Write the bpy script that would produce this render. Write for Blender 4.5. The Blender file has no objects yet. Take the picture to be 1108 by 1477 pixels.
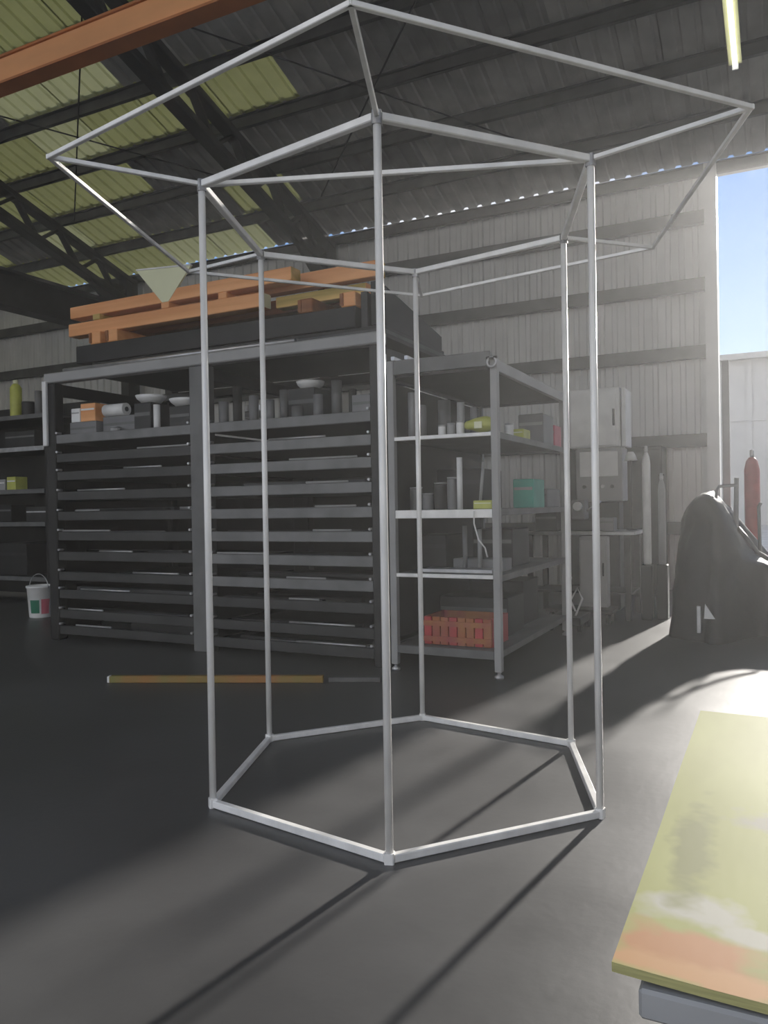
import bpy, math, random
from mathutils import Vector, Matrix, Euler
from mathutils import noise as mnoise

random.seed(7)
SC = bpy.context.scene
COL = SC.collection
R = math.radians
PI = math.pi

# ------------------------------------------------------------------ camera
cam_d = bpy.data.cameras.new('camera')
cam = bpy.data.objects.new('camera', cam_d)
COL.objects.link(cam)
cam_d.sensor_fit = 'HORIZONTAL'
cam_d.sensor_width = 36.0
cam_d.lens = 36.0 * 1127.4 / 1108.0
cam_d.clip_start = 0.05
cam_d.clip_end = 300
cam.matrix_world = (Matrix.Translation((0, 0, 1.289)) @ Matrix.Rotation(R(26.5), 4, 'Z')
                    @ Matrix.Rotation(R(89.57), 4, 'X') @ Matrix.Rotation(R(-0.973), 4, 'Z'))
SC.camera = cam

# ------------------------------------------------------------------ sky, sun, exposure
SUN_AZ, SUN_EL = 8.2, 19.5          # degrees right of +y, above the horizon
world = bpy.data.worlds.new('sky')
SC.world = world
world.use_nodes = True
wn, wl = world.node_tree.nodes, world.node_tree.links
wn.clear()
w_out = wn.new('ShaderNodeOutputWorld')
w_bg = wn.new('ShaderNodeBackground')
w_tc = wn.new('ShaderNodeTexCoord')
w_sep = wn.new('ShaderNodeSeparateXYZ')
w_ramp = wn.new('ShaderNodeValToRGB')
w_ramp.color_ramp.elements[0].position = 0.0
w_ramp.color_ramp.elements[0].color = (1.0, 0.95, 0.87, 1)
w_ramp.color_ramp.elements[1].position = 0.36
w_ramp.color_ramp.elements[1].color = (0.035, 0.17, 0.44, 1)
w_mid = w_ramp.color_ramp.elements.new(0.16)
w_mid.color = (0.34, 0.45, 0.60, 1)
wl.new(w_tc.outputs['Generated'], w_sep.inputs[0])
wl.new(w_sep.outputs['Z'], w_ramp.inputs[0])
w_cl = wn.new('ShaderNodeTexNoise')          # cloud noise added over the whole sky to neutralise the blue fill
w_cl.inputs['Scale'].default_value = 2.6
w_cl.inputs['Detail'].default_value = 5
w_cr = wn.new('ShaderNodeValToRGB')
w_cr.color_ramp.elements[0].position = 0.44
w_cr.color_ramp.elements[1].position = 0.62
w_mx = wn.new('ShaderNodeMix')
w_mx.data_type = 'RGBA'
w_mx.inputs['B'].default_value = (0.92, 0.86, 0.76, 1)
w_mp = wn.new('ShaderNodeMapping')
w_mp.inputs['Location'].default_value = (0.0, 0.0, 0.0)
wl.new(w_tc.outputs['Generated'], w_mp.inputs[0])
wl.new(w_mp.outputs[0], w_cl.inputs['Vector'])
wl.new(w_cl.outputs['Fac'], w_cr.inputs[0])
wl.new(w_cr.outputs[0], w_mx.inputs['Factor'])
wl.new(w_ramp.outputs[0], w_mx.inputs['A'])
wl.new(w_mx.outputs['Result'], w_bg.inputs['Color'])
w_bg.inputs['Strength'].default_value = 1.0
wl.new(w_bg.outputs[0], w_out.inputs[0])

sun_d = bpy.data.lights.new('sun', 'SUN')
sun_d.energy = 5.4
sun_d.angle = R(1.6)
sun_d.color = (1.0, 0.95, 0.88)
sun = bpy.data.objects.new('sun', sun_d)
COL.objects.link(sun)
sv = Vector((math.sin(R(SUN_AZ)) * math.cos(R(SUN_EL)), math.cos(R(SUN_AZ)) * math.cos(R(SUN_EL)), math.sin(R(SUN_EL))))
sun.rotation_euler = sv.to_track_quat('Z', 'Y').to_euler()
sun.location = (3, 20, 12)

SC.view_settings.view_transform = 'Standard'
SC.view_settings.look = 'None'
SC.view_settings.gamma = 1.0
SC.view_settings.use_curve_mapping = False
SC.view_settings.exposure = 0.75


# ------------------------------------------------------------------ materials
def mat(name, col, rough=0.6, metal=0.0, var=0.0, scale=6.0, bump=0.0, bscale=40.0, col2=None, spec=None,
        stretch=(1, 1, 1), emit=None, detail=4.0, lo=0.35, hi=0.65, rvar=0.0):
    m = bpy.data.materials.new(name)
    m.use_nodes = True
    n, l = m.node_tree.nodes, m.node_tree.links
    b = n['Principled BSDF']
    b.inputs['Base Color'].default_value = (*col, 1)
    b.inputs['Roughness'].default_value = rough
    b.inputs['Metallic'].default_value = metal
    if spec is not None:
        b.inputs['Specular IOR Level'].default_value = spec
    if emit:
        b.inputs['Emission Color'].default_value = (*emit[:3], 1)
        b.inputs['Emission Strength'].default_value = emit[3]
    tc = mp = None
    if var or bump or col2:
        tc = n.new('ShaderNodeTexCoord')
        mp = n.new('ShaderNodeMapping')
        mp.inputs['Scale'].default_value = stretch
        l.new(tc.outputs['Object'], mp.inputs[0])
    if var or col2:
        nz = n.new('ShaderNodeTexNoise')
        nz.inputs['Scale'].default_value = scale
        nz.inputs['Detail'].default_value = detail
        l.new(mp.outputs[0], nz.inputs[0])
        rp = n.new('ShaderNodeValToRGB')
        c2 = col2 if col2 else tuple(max(0, c * (1 - var)) for c in col)
        rp.color_ramp.elements[0].position = lo
        rp.color_ramp.elements[1].position = hi
        rp.color_ramp.elements[0].color = (*c2, 1)
        rp.color_ramp.elements[1].color = (*col, 1)
        l.new(nz.outputs['Fac'], rp.inputs[0])
        l.new(rp.outputs[0], b.inputs['Base Color'])
        if rvar:
            mr = n.new('ShaderNodeMapRange')
            mr.inputs['To Min'].default_value = rough - rvar
            mr.inputs['To Max'].default_value = rough + rvar
            l.new(nz.outputs['Fac'], mr.inputs['Value'])
            l.new(mr.outputs[0], b.inputs['Roughness'])
    if bump:
        nb = n.new('ShaderNodeTexNoise')
        nb.inputs['Scale'].default_value = bscale
        nb.inputs['Detail'].default_value = 5
        l.new(mp.outputs[0], nb.inputs[0])
        bp = n.new('ShaderNodeBump')
        bp.inputs['Strength'].default_value = bump
        bp.inputs['Distance'].default_value = 0.01
        l.new(nb.outputs['Fac'], bp.inputs['Height'])
        l.new(bp.outputs[0], b.inputs['Normal'])
    return m


def translucent(name, col, amount):
    m = mat(name, col, 0.6, 0, 0.25, 2.0)
    n, l = m.node_tree.nodes, m.node_tree.links
    t = n.new('ShaderNodeBsdfTranslucent')
    t.inputs['Color'].default_value = (*col, 1)
    mx = n.new('ShaderNodeMixShader')
    mx.inputs[0].default_value = amount
    l.new(n['Principled BSDF'].outputs[0], mx.inputs[1])
    l.new(t.outputs[0], mx.inputs[2])
    l.new(mx.outputs[0], n['Material Output'].inputs['Surface'])
    return m


M = {}
M['concrete'] = mat('concrete', (0.088, 0.088, 0.089), 0.41, 0, scale=0.9, col2=(0.052, 0.052, 0.053), bump=0.07, bscale=24, detail=8, rvar=0.10)
M['yard'] = mat('yard', (0.36, 0.35, 0.33), 0.9, 0, 0.3, 1.5)
M['clad'] = mat('wall_cladding', (0.76, 0.76, 0.75), 0.5, 0.05, 0.15, 1.2)
M['clad_dark'] = mat('girt_steel', (0.13, 0.13, 0.13), 0.6, 0.4, 0.3, 3)
M['roof_grey'] = mat('roof_lining_grey', (0.45, 0.445, 0.42), 0.6, 0.1, 0.3, 2.5)
M['roof_dark'] = mat('roof_lining_dark', (0.32, 0.32, 0.305), 0.6, 0.1, 0.3, 2.5)
M['roof_yel'] = translucent('roof_lining_yellowed', (0.42, 0.43, 0.18), 0.10)
M['roof_cream'] = translucent('roof_lining_cream', (0.50, 0.51, 0.28), 0.12)
M['rafter'] = mat('rafter_steel', (0.035, 0.036, 0.037), 0.6, 0.2, 0.3, 4)
M['purlin'] = mat('purlin_steel', (0.10, 0.10, 0.10), 0.55, 0.4, 0.3, 4)
M['orange'] = mat('orange_crane_paint', (0.92, 0.43, 0.18), 0.5, 0, 0.25, 2.5, stretch=(.3, 1, 1))
M['orange_dk'] = mat('orange_crane_flange', (0.50, 0.17, 0.05), 0.5, 0, 0.25, 2.5)
M['galv'] = mat('galvanised_tube', (0.97, 0.96, 0.94), 0.28, 0.06, 0.18, 9, stretch=(1, 1, .4))
M['weld'] = mat('weld_joint', (0.42, 0.42, 0.43), 0.5, 0.8, 0.4, 60)
M['rack'] = mat('rack_steel', (0.03, 0.03, 0.03), 0.5, 0.3, 0.4, 5, bump=.1)
M['rack_lt'] = mat('rack_grey_paint', (0.15, 0.15, 0.15), 0.5, 0.2, 0.3, 4)
M['rack_mid'] = mat('rack_tray_dark', (0.042, 0.042, 0.042), 0.5, 0.2, 0.3, 4)
M['rack_tray'] = mat('rack_tray_grey', (0.20, 0.20, 0.20), 0.5, 0.2, 0.3, 4)
M['rack_blk'] = mat('rack_black', (0.013, 0.013, 0.013), 0.6, 0.1, 0.4, 5)
M['bar_dk'] = mat('mill_scale_steel', (0.06, 0.06, 0.062), 0.45, 0.6, 0.4, 8, stretch=(.2, 1, 1))
M['bar_lt'] = mat('bright_steel', (0.55, 0.55, 0.56), 0.35, 0.7, 0.25, 8)
M['white'] = mat('white_paint', (0.85, 0.85, 0.84), 0.45, 0, 0.12, 5)
M['grey'] = mat('grey_paint', (0.36, 0.36, 0.36), 0.5, 0, 0.15, 4)
M['midgrey'] = mat('mid_grey_paint', (0.20, 0.20, 0.205), 0.5, 0, 0.2, 4)
M['black'] = mat('black_plastic', (0.02, 0.02, 0.021), 0.5, 0, 0.2, 5)
M['timber'] = mat('orange_timber', (0.92, 0.46, 0.20), 0.65, 0, scale=2.0, col2=(0.74, 0.32, 0.12), stretch=(.25, 3, 6), bump=.15)
M['timber_y'] = mat('yellow_timber', (0.78, 0.52, 0.18), 0.65, 0, scale=2.0, col2=(0.36, 0.27, 0.07), stretch=(.25, 3, 6), bump=.15)
M['timber_d'] = mat('brown_timber', (0.30, 0.11, 0.035), 0.7, 0, 0.4, 3, stretch=(.3, 3, 5))
M['batten'] = mat('weathered_batten', (0.19, 0.19, 0.05), 0.7, 0, scale=1.6, col2=(0.36, 0.16, 0.05), stretch=(1, .1, .1), lo=.42, hi=.55)
M['cream'] = mat('cream_board', (0.78, 0.80, 0.55), 0.6, 0, 0.08, 4)
M['ply'] = mat('plywood', (0.245, 0.258, 0.075), 0.62, 0, scale=2.2, spec=.12, col2=(0.20, 0.205, 0.052), stretch=(2.4, .7, 1), bump=.02, bscale=30)
M['ply_edge'] = mat('plywood_edge', (0.46, 0.43, 0.18), 0.7, 0, 0.3, 40, stretch=(.3, .3, 6))


def add_stains(m, spots):
    """worn patches with ragged edges: (x, y, rx, ry, colour) in the sheet's own coordinates"""
    n, l = m.node_tree.nodes, m.node_tree.links
    b = n['Principled BSDF']
    src = b.inputs['Base Color'].links[0].from_socket
    tc = n.new('ShaderNodeTexCoord')
    nz = n.new('ShaderNodeTexNoise')
    nz.inputs['Scale'].default_value = 22
    l.new(tc.outputs['Object'], nz.inputs[0])
    for x, y, rx, ry, c in spots:
        mp = n.new('ShaderNodeMapping')
        mp.vector_type = 'POINT'
        mp.inputs['Location'].default_value = (-x / rx, -y / ry, 0)
        mp.inputs['Scale'].default_value = (1 / rx, 1 / ry, 0)
        l.new(tc.outputs['Object'], mp.inputs[0])
        ln = n.new('ShaderNodeVectorMath')
        ln.operation = 'LENGTH'
        l.new(mp.outputs[0], ln.inputs[0])
        ad = n.new('ShaderNodeMath')
        ad.operation = 'MULTIPLY_ADD'
        ad.inputs[1].default_value = 1.6
        l.new(nz.outputs['Fac'], ad.inputs[0])
        l.new(ln.outputs['Value'], ad.inputs[2])
        mr = n.new('ShaderNodeMapRange')
        mr.inputs['From Min'].default_value = 2.1
        mr.inputs['From Max'].default_value = 1.45
        l.new(ad.outputs[0], mr.inputs['Value'])
        mx = n.new('ShaderNodeMix')
        mx.data_type = 'RGBA'
        mx.inputs['B'].default_value = (*c, 1)
        l.new(mr.outputs[0], mx.inputs['Factor'])
        l.new(src, mx.inputs['A'])
        src = mx.outputs['Result']
    l.new(src, b.inputs['Base Color'])


ORG = (0.5, 1.5)                     # origin of the plywood sheet
add_stains(M['ply'], [(a, b, c, d, tuple(.62 * q for q in e)) for a, b, c, d, e in [(-.10 - ORG[0], .985 - ORG[1], .075, .05, (0.52, 0.24, 0.09)), (-.06 - ORG[0], .945 - ORG[1], .16, .022, (0.60, 0.32, 0.13)),
                      (.10 - ORG[0], .94 - ORG[1], .10, .025, (0.58, 0.31, 0.13)), (-.03 - ORG[0], 1.06 - ORG[1], .05, .02, (0.50, 0.49, 0.42)),
                      (-.10 - ORG[0], 1.10 - ORG[1], .06, .04, (0.50, 0.49, 0.42)), (-.12 - ORG[0], 1.30 - ORG[1], .03, .18, (0.22, 0.23, 0.06)),
                      (.02 - ORG[0], 1.45 - ORG[1], .08, .05, (0.33, 0.32, 0.24))]])
M['red'] = mat('red_paint', (0.48, 0.05, 0.05), 0.5, 0, 0.3, 6)
M['pink'] = mat('faded_red_card', (0.62, 0.16, 0.21), 0.6, 0, 0.15, 6)
M['crate'] = mat('red_crate_board', (0.36, 0.13, 0.035), 0.6, 0, scale=7, col2=(0.30, 0.05, 0.05), stretch=(1, 1, .5))
M['yellow'] = mat('yellow_plastic', (0.55, 0.58, 0.12), 0.45, 0, 0.2, 8)
M['teal'] = mat('teal_plastic', (0.06, 0.40, 0.30), 0.45, 0, 0.2, 6)
M['green'] = mat('green_print', (0.01, 0.16, 0.09), 0.5)
M['lamp_tube'] = mat('lamp_tube', (0.9, 0.9, 0.88), 0.4, emit=(1, 1, 0.94, 1.6))
M['lamp_body'] = mat('lamp_body', (0.80, 0.80, 0.46), 0.5, 0, 0.1, 4)
M['tarp'] = mat('dark_tarpaulin', (0.024, 0.024, 0.025), 0.6, 0, scale=5, col2=(0.02, 0.02, 0.02), bump=.5, bscale=9)
M['rubber'] = mat('rubber', (0.02, 0.02, 0.02), 0.7)
M['far'] = mat('far_cladding', (0.40, 0.40, 0.40), 0.7, 0, 0.1, .5)


# ------------------------------------------------------------------ mesh helpers
class MB:
    def __init__(self):
        self.v, self.f, self.s = [], [], []

    def add(self, vs, fs, smooth=False):
        o = len(self.v)
        self.v += [tuple(v) for v in vs]
        for f in fs:
            self.f.append(tuple(i + o for i in f))
            self.s.append(smooth)
        return self

    def box(self, c, d, rot=None):
        hx, hy, hz = d[0] / 2, d[1] / 2, d[2] / 2
        vs = [Vector((x, y, z)) for x in (-hx, hx) for y in (-hy, hy) for z in (-hz, hz)]
        if rot is not None:
            vs = [rot @ v for v in vs]
        c = Vector(c)
        return self.add([v + c for v in vs], [(0, 1, 3, 2), (4, 6, 7, 5), (0, 4, 5, 1), (2, 3, 7, 6), (0, 2, 6, 4), (1, 5, 7, 3)])

    def b(self, x0, x1, y0, y1, z0, z1):
        return self.box(((x0 + x1) / 2, (y0 + y1) / 2, (z0 + z1) / 2), (x1 - x0, y1 - y0, z1 - z0))

    def rbox(self, x0, x1, y0, y1, z0, z1, r=.004):
        """box with chamfered edges"""
        cx, cy, cz = (x0 + x1) / 2, (y0 + y1) / 2, (z0 + z1) / 2
        h = ((x1 - x0) / 2, (y1 - y0) / 2, (z1 - z0) / 2)
        r = min(r, min(h) * .6)
        vs, ids = [], {}
        for sx in (-1, 1):
            for sy in (-1, 1):
                for sz in (-1, 1):
                    for ax in range(3):
                        p = [h[0] - r, h[1] - r, h[2] - r]
                        p[ax] += r
                        ids[(sx, sy, sz, ax)] = len(vs)
                        vs.append((cx + sx * p[0], cy + sy * p[1], cz + sz * p[2]))
        fs = []
        S = (-1, 1)

        def key(ax, s, a, b_):
            t = [0, 0, 0]
            o = [i for i in range(3) if i != ax]
            t[ax] = s
            t[o[0]] = a
            t[o[1]] = b_
            return tuple(t)
        for ax in range(3):
            for s in S:
                q = [key(ax, s, -1, -1), key(ax, s, 1, -1), key(ax, s, 1, 1), key(ax, s, -1, 1)]
                fs.append(tuple(ids[(*k, ax)] for k in q))
        for ax in range(3):
            o = [i for i in range(3) if i != ax]
            for a in S:
                for b_ in S:
                    k0 = key(ax, -1, a, b_)
                    k1 = key(ax, 1, a, b_)
                    fs.append((ids[(*k0, o[0])], ids[(*k1, o[0])], ids[(*k1, o[1])], ids[(*k0, o[1])]))
        for sx in S:
            for sy in S:
                for sz in S:
                    fs.append(tuple(ids[(sx, sy, sz, a)] for a in range(3)))
        return self.add(vs, fs)

    def bar(self, a, b_, w, h=None, up=(0, 0, 1), ch=.12):
        """chamfered rectangular bar between two points"""
        h = h or w
        a, b_ = Vector(a), Vector(b_)
        d = (b_ - a).normalized()
        u = Vector(up)
        if abs(d.dot(u)) > .98:
            u = Vector((1, 0, 0))
        s = d.cross(u).normalized()
        u = s.cross(d).normalized()
        c = ch * min(w, h)
        prof = [(w / 2 - c, h / 2), (-w / 2 + c, h / 2), (-w / 2, h / 2 - c), (-w / 2, -h / 2 + c),
                (-w / 2 + c, -h / 2), (w / 2 - c, -h / 2), (w / 2, -h / 2 + c), (w / 2, h / 2 - c)]
        vs = [a + s * x + u * y for x, y in prof] + [b_ + s * x + u * y for x, y in prof]
        fs = [(i, (i + 1) % 8, 8 + (i + 1) % 8, 8 + i) for i in range(8)]
        fs += [tuple(range(7, -1, -1)), tuple(range(8, 16))]
        return self.add(vs, fs)

    def tube(self, pts, r, n=10, cap=True):
        pts = [Vector(p) for p in pts]
        rs = r if isinstance(r, (list, tuple)) else [r] * len(pts)
        vs, fs = [], []
        prev = None
        for i, p in enumerate(pts):
            d = (pts[min(i + 1, len(pts) - 1)] - pts[max(i - 1, 0)]).normalized()
            ref = prev if prev is not None else (Vector((0, 0, 1)) if abs(d.z) < .9 else Vector((1, 0, 0)))
            s = (ref - d * ref.dot(d)).normalized()
            prev = s
            t = d.cross(s)
            for k in range(n):
                an = 2 * PI * k / n
                vs.append(p + (s * math.cos(an) + t * math.sin(an)) * rs[i])
        for i in range(len(pts) - 1):
            for k in range(n):
                fs.append((i * n + k, i * n + (k + 1) % n, (i + 1) * n + (k + 1) % n, (i + 1) * n + k))
        self.add(vs, fs, True)
        if cap:
            o = len(self.v) - len(vs)
            self.f += [tuple(o + k for k in range(n - 1, -1, -1)), tuple(o + (len(pts) - 1) * n + k for k in range(n))]
            self.s += [False, False]
        return self

    def lathe(self, c, prof, n=18):
        """prof: list of (radius, z), axis z through c"""
        vs, fs = [], []
        for r, z in prof:
            for k in range(n):
                an = 2 * PI * k / n
                vs.append((c[0] + r * math.cos(an), c[1] + r * math.sin(an), c[2] + z))
        for i in range(len(prof) - 1):
            for k in range(n):
                fs.append((i * n + k, i * n + (k + 1) % n, (i + 1) * n + (k + 1) % n, (i + 1) * n + k))
        self.add(vs, fs, True)
        o = len(self.v) - len(vs)
        self.f += [tuple(o + k for k in range(n - 1, -1, -1)), tuple(o + (len(prof) - 1) * n + k for k in range(n))]
        self.s += [False, False]
        return self

    def prism(self, poly, axis, t0, t1):
        """extrude a 2-D polygon; axis 'y': poly is (x,z); 'x': (y,z); 'z': (x,y)"""
        def P(q, t):
            return {'y': (q[0], t, q[1]), 'x': (t, q[0], q[1]), 'z': (q[0], q[1], t)}[axis]
        n = len(poly)
        vs = [P(q, t0) for q in poly] + [P(q, t1) for q in poly]
        fs = [(i, (i + 1) % n, n + (i + 1) % n, n + i) for i in range(n)] + [tuple(range(n - 1, -1, -1)), tuple(range(n, 2 * n))]
        return self.add(vs, fs)

    def mesh(self, name, m, origin=(0, 0, 0)):
        me = bpy.data.meshes.new(name)
        o = Vector(origin)
        me.from_pydata([Vector(v) - o for v in self.v], [], self.f)
        me.polygons.foreach_set('use_smooth', self.s)
        me.materials.append(M[m])
        me.update()
        import bmesh
        bm = bmesh.new()
        bm.from_mesh(me)
        bmesh.ops.recalc_face_normals(bm, faces=bm.faces)
        bm.to_mesh(me)
        bm.free()
        return me

    def part(self, name, m, parent=None):
        """link as one mesh; coordinates were given in world space"""
        org = wloc(parent) if parent else (0, 0, 0)
        ob = bpy.data.objects.new(name, self.mesh(name, m, org))
        COL.objects.link(ob)
        if parent:
            ob.parent = parent
        return ob

    def solo(self, name, m, label, cat, group=None, origin=None):
        """a thing that is a single mesh, its origin at its own base"""
        xs = [v[0] for v in self.v]
        ys = [v[1] for v in self.v]
        zs = [v[2] for v in self.v]
        org = origin or ((min(xs) + max(xs)) / 2, (min(ys) + max(ys)) / 2, min(zs))
        ob = bpy.data.objects.new(name, self.mesh(name, m, org))
        COL.objects.link(ob)
        ob.location = org
        return tag(ob, label, cat, group)


def wloc(o):
    p = Vector((0, 0, 0))
    while o is not None:
        p += o.location
        o = o.parent
    return p


def tag(o, label=None, cat=None, group=None, kind=None):
    if label:
        o['label'] = label
    if cat:
        o['category'] = cat
    if group:
        o['group'] = group
    if kind:
        o['kind'] = kind
    return o


def thing(name, label, cat, loc=(0, 0, 0), group=None):
    o = bpy.data.objects.new(name, None)
    o.empty_display_size = .1
    o.location = loc
    COL.objects.link(o)
    return tag(o, label, cat, group)


def struct(name, loc=(0, 0, 0)):
    o = bpy.data.objects.new(name, None)
    o.location = loc
    COL.objects.link(o)
    return tag(o, kind='structure')


def dup(o, parent, loc):
    c = o.copy()
    COL.objects.link(c)
    c.parent = parent
    c.location = loc
    return c


def copy_tree(o, parent=None, loc=None):
    c = o.copy()
    COL.objects.link(c)
    c.parent = parent
    if loc is not None:
        c.location = loc
    for ch in list(o.children):
        copy_tree(ch, c)
    return c


# ------------------------------------------------------------------ the shed
XL, XR = -16.0, 5.0
YB, YF = 12.0, -1.5
EAVE, PITCH = 6.0, 0.30
JAMB = -0.72                      # left side of the tall opening in the back wall
RIDGE_Y = 3.6


def roof_z(y):
    return EAVE + PITCH * (YB - y) if y >= RIDGE_Y else EAVE + PITCH * (YB - RIDGE_Y) - PITCH * (RIDGE_Y - y)


fl = MB().b(XL - .3, XR + .3, YF - 3, YB + .3, -.2, 0).part('floor', 'concrete')
tag(fl, kind='structure')
gr = MB().b(-90, 90, YB + .3, 130, -.25, -.02).part('ground', 'yard')
tag(gr, kind='structure')
gr2 = MB().b(-90, 90, -90, YF - 3, -.25, -.02).part('ground', 'yard')
tag(gr2, kind='structure')


def corrugated(width, height, pitch=.19, depth=.03, th=.004):
    """a sheet in x,z with trapezoid ribs, lower left corner at the origin"""
    prof = []
    n = round(width / pitch)
    p = width / n
    for i in range(n):
        x = i * p
        prof += [(x, 0), (x + p * .52, 0), (x + p * .62, -depth), (x + p * .9, -depth)]
    prof.append((width, 0))
    mb = MB()
    vs = [(x, y, 0) for x, y in prof] + [(x, y, height) for x, y in prof]
    k = len(prof)
    fs = [(i, i + 1, k + i + 1, k + i) for i in range(k - 1)]
    mb.add(vs, fs)
    mb.add([(x, y + th, z) for x, y, z in vs], fs)
    return mb


wall_back = struct('wall_back', (0, YB, 0))
SH = .76
sheet_mesh = corrugated(SH, EAVE - .06).mesh('cladding_sheet', 'clad')
n_sh = int((JAMB - XL) / SH) + 1
for i in range(n_sh):
    o = bpy.data.objects.new('cladding_sheet', sheet_mesh)
    COL.objects.link(o)
    o.parent = wall_back
    o.location = (JAMB - (i + 1) * SH, 0.08, 0)
gm = None
for z in (.9, 2.15, 3.40, 4.35, 5.30):
    g = MB()
    g.b(XL, JAMB, YB - .10, YB - .09 + .006, z - .09, z + .09).b(XL, JAMB, YB - .09, YB + .02, z + .075, z + .09).b(XL, JAMB, YB - .09, YB + .02, z - .09, z - .075)
    g.part('girt', 'clad_dark', wall_back)
MB().b(JAMB - .1, JAMB + .06, YB - .22, YB + .1, 0, EAVE - .02).part('door_jamb', 'clad', wall_back)
for x in (-11.45, -6.87):
    MB().b(x - .1, x + .1, YB - .42, YB - .12, 0, EAVE - .1).part('column', 'rafter', wall_back)
MB().b(XL, XR, YB - .06, YB + .16, EAVE - .10, EAVE - .04).part('eave_strut', 'grey', wall_back)

wall_left = struct('wall_left', (XL, 0, 0))
side = corrugated(.76, 6.9)
side.v = [(-y, x, z) for x, y, z in side.v]
side_mesh = side.mesh('cladding_sheet', 'clad')
for i in range(int((YB - YF) / .76) + 1):
    o = bpy.data.objects.new('cladding_sheet', side_mesh)
    COL.objects.link(o)
    o.parent = wall_left
    o.location = (0, YB + .1 - (i + 1) * .76, 0)
wall_right = struct('wall_right', (XR, 0, 0))
for i in range(int((YB - YF) / .76) + 1):
    o = bpy.data.objects.new('cladding_sheet', side_mesh)
    COL.objects.link(o)
    o.parent = wall_right
    o.location = (0, YB + .1 - (i + 1) * .76, 0)

# roof: panels between purlins, purlins, open-web rafters, bracing rods
ceiling = struct('ceiling')
PURL = [YB - .1 - .93 * i for i in range(10)]           # y of the purlins on the back slope
PW = 1.145


def panel_mesh(y0, y1, m, name='roof_panel'):
    mb = MB()
    n = 5
    prof = []
    for i in range(n):
        x = i * PW / n
        prof += [(x, 0), (x + PW / n * .62, 0), (x + PW / n * .70, .03), (x + PW / n * .92, .03)]
    prof.append((PW + .03, .004))
    vs = [(x, y0 - .05, roof_z(y0 - .05) + .012 + z) for x, z in prof] + [(x, y1, roof_z(y1) + z) for x, z in prof]
    k = len(prof)
    mb.add(vs, [(i, i + 1, k + i + 1, k + i) for i in range(k - 1)])
    return mb.mesh(name, m)


rng = random.Random(21)
for r in range(len(PURL) - 1):
    y1, y0 = PURL[r], PURL[r + 1]
    meshes = {m: panel_mesh(y0, y1, m) for m in ('roof_grey', 'roof_dark', 'roof_yel', 'roof_cream')}
    nx = int((XR - XL) / PW) + 1
    run = None
    for c in range(nx):
        x = XL + c * PW
        q = rng.random()
        if x < -9.5:
            p_y = .62
        elif x < -6.0:
            p_y = .45
        elif x < -3.5 and r >= 5:
            p_y = .35
        else:
            p_y = .03
        if run and rng.random() < .45:
            m = run
        elif q < p_y:
            m = rng.choice(['roof_yel', 'roof_yel', 'roof_cream'])
        else:
            m = rng.choice(['roof_grey', 'roof_grey', 'roof_dark'])
        run = m if p_y > .1 else None
        o = bpy.data.objects.new('roof_panel', meshes[m])
        COL.objects.link(o)
        o.parent = ceiling
        o.location = (x, 0, .008 * rng.random())
far_roof = MB()
far_roof.add([(XL, PURL[-1], roof_z(PURL[-1]) + .02), (XR, PURL[-1], roof_z(PURL[-1]) + .02), (XR, RIDGE_Y, roof_z(RIDGE_Y)), (XL, RIDGE_Y, roof_z(RIDGE_Y)),
              (XR, YF, roof_z(YF)), (XL, YF, roof_z(YF))], [(0, 1, 2, 3), (3, 2, 4, 5)])
far_roof.part('roof_front_slope', 'roof_grey', ceiling)
for y in PURL:
    z = roof_z(y) - .02
    p = MB()
    p.b(XL, XR, y - .006, y + .006, z - .15, z).b(XL, XR, y - .06, y + .006, z - .012, z).b(XL, XR, y - .006, y + .06, z - .15, z - .138)
    p.part('purlin', 'purlin', ceiling)
RAF = (-11.45, -6.87, 2.29)
for x in RAF:
    ya, yb = YB - .15, RIDGE_Y + .1
    top = .23
    dep = .46
    rf = MB()
    rf.bar((x, ya, roof_z(ya) - top), (x, yb, roof_z(yb) - top), .22, .10)
    rf.bar((x, ya, roof_z(ya) - top - dep), (x, yb, roof_z(yb) - top - dep), .22, .12)
    ro = rf.part('rafter', 'rafter', ceiling)
    nseg = 18
    for i in range(nseg):
        t0, t1 = i / nseg, (i + 1) / nseg
        p0, p1 = ya + (yb - ya) * t0, ya + (yb - ya) * t1
        zt, zb = -top, -top - dep
        a, b_ = (zt, zb) if i % 2 == 0 else (zb, zt)
        MB().bar((x, p0, roof_z(p0) + a), (x, p1, roof_z(p1) + b_), .13, .05).part('web_bar', 'rafter', ro)
    MB().prism([(YB - .15, EAVE - .3), (YB - .15, EAVE - 1.25), (YB - .45, EAVE - 1.0), (YB - 1.5, EAVE - .25)], 'x', x - .03, x + .03).part('haunch', 'rafter', ro)
for (x0, y0, x1, y1) in ((-10.9, 6.9, -7.4, 9.9), (-10.9, 9.9, -7.4, 6.9), (-6.3, 7.4, -2.8, 10.6), (-6.3, 10.6, -2.8, 7.4), (-1.9, 7.4, 1.8, 10.6)):
    MB().tube([(x0, y0, roof_z(y0) - .26), (x1, y1, roof_z(y1) - .26)], .012, 6).part('brace_rod', 'rafter', ceiling)

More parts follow.
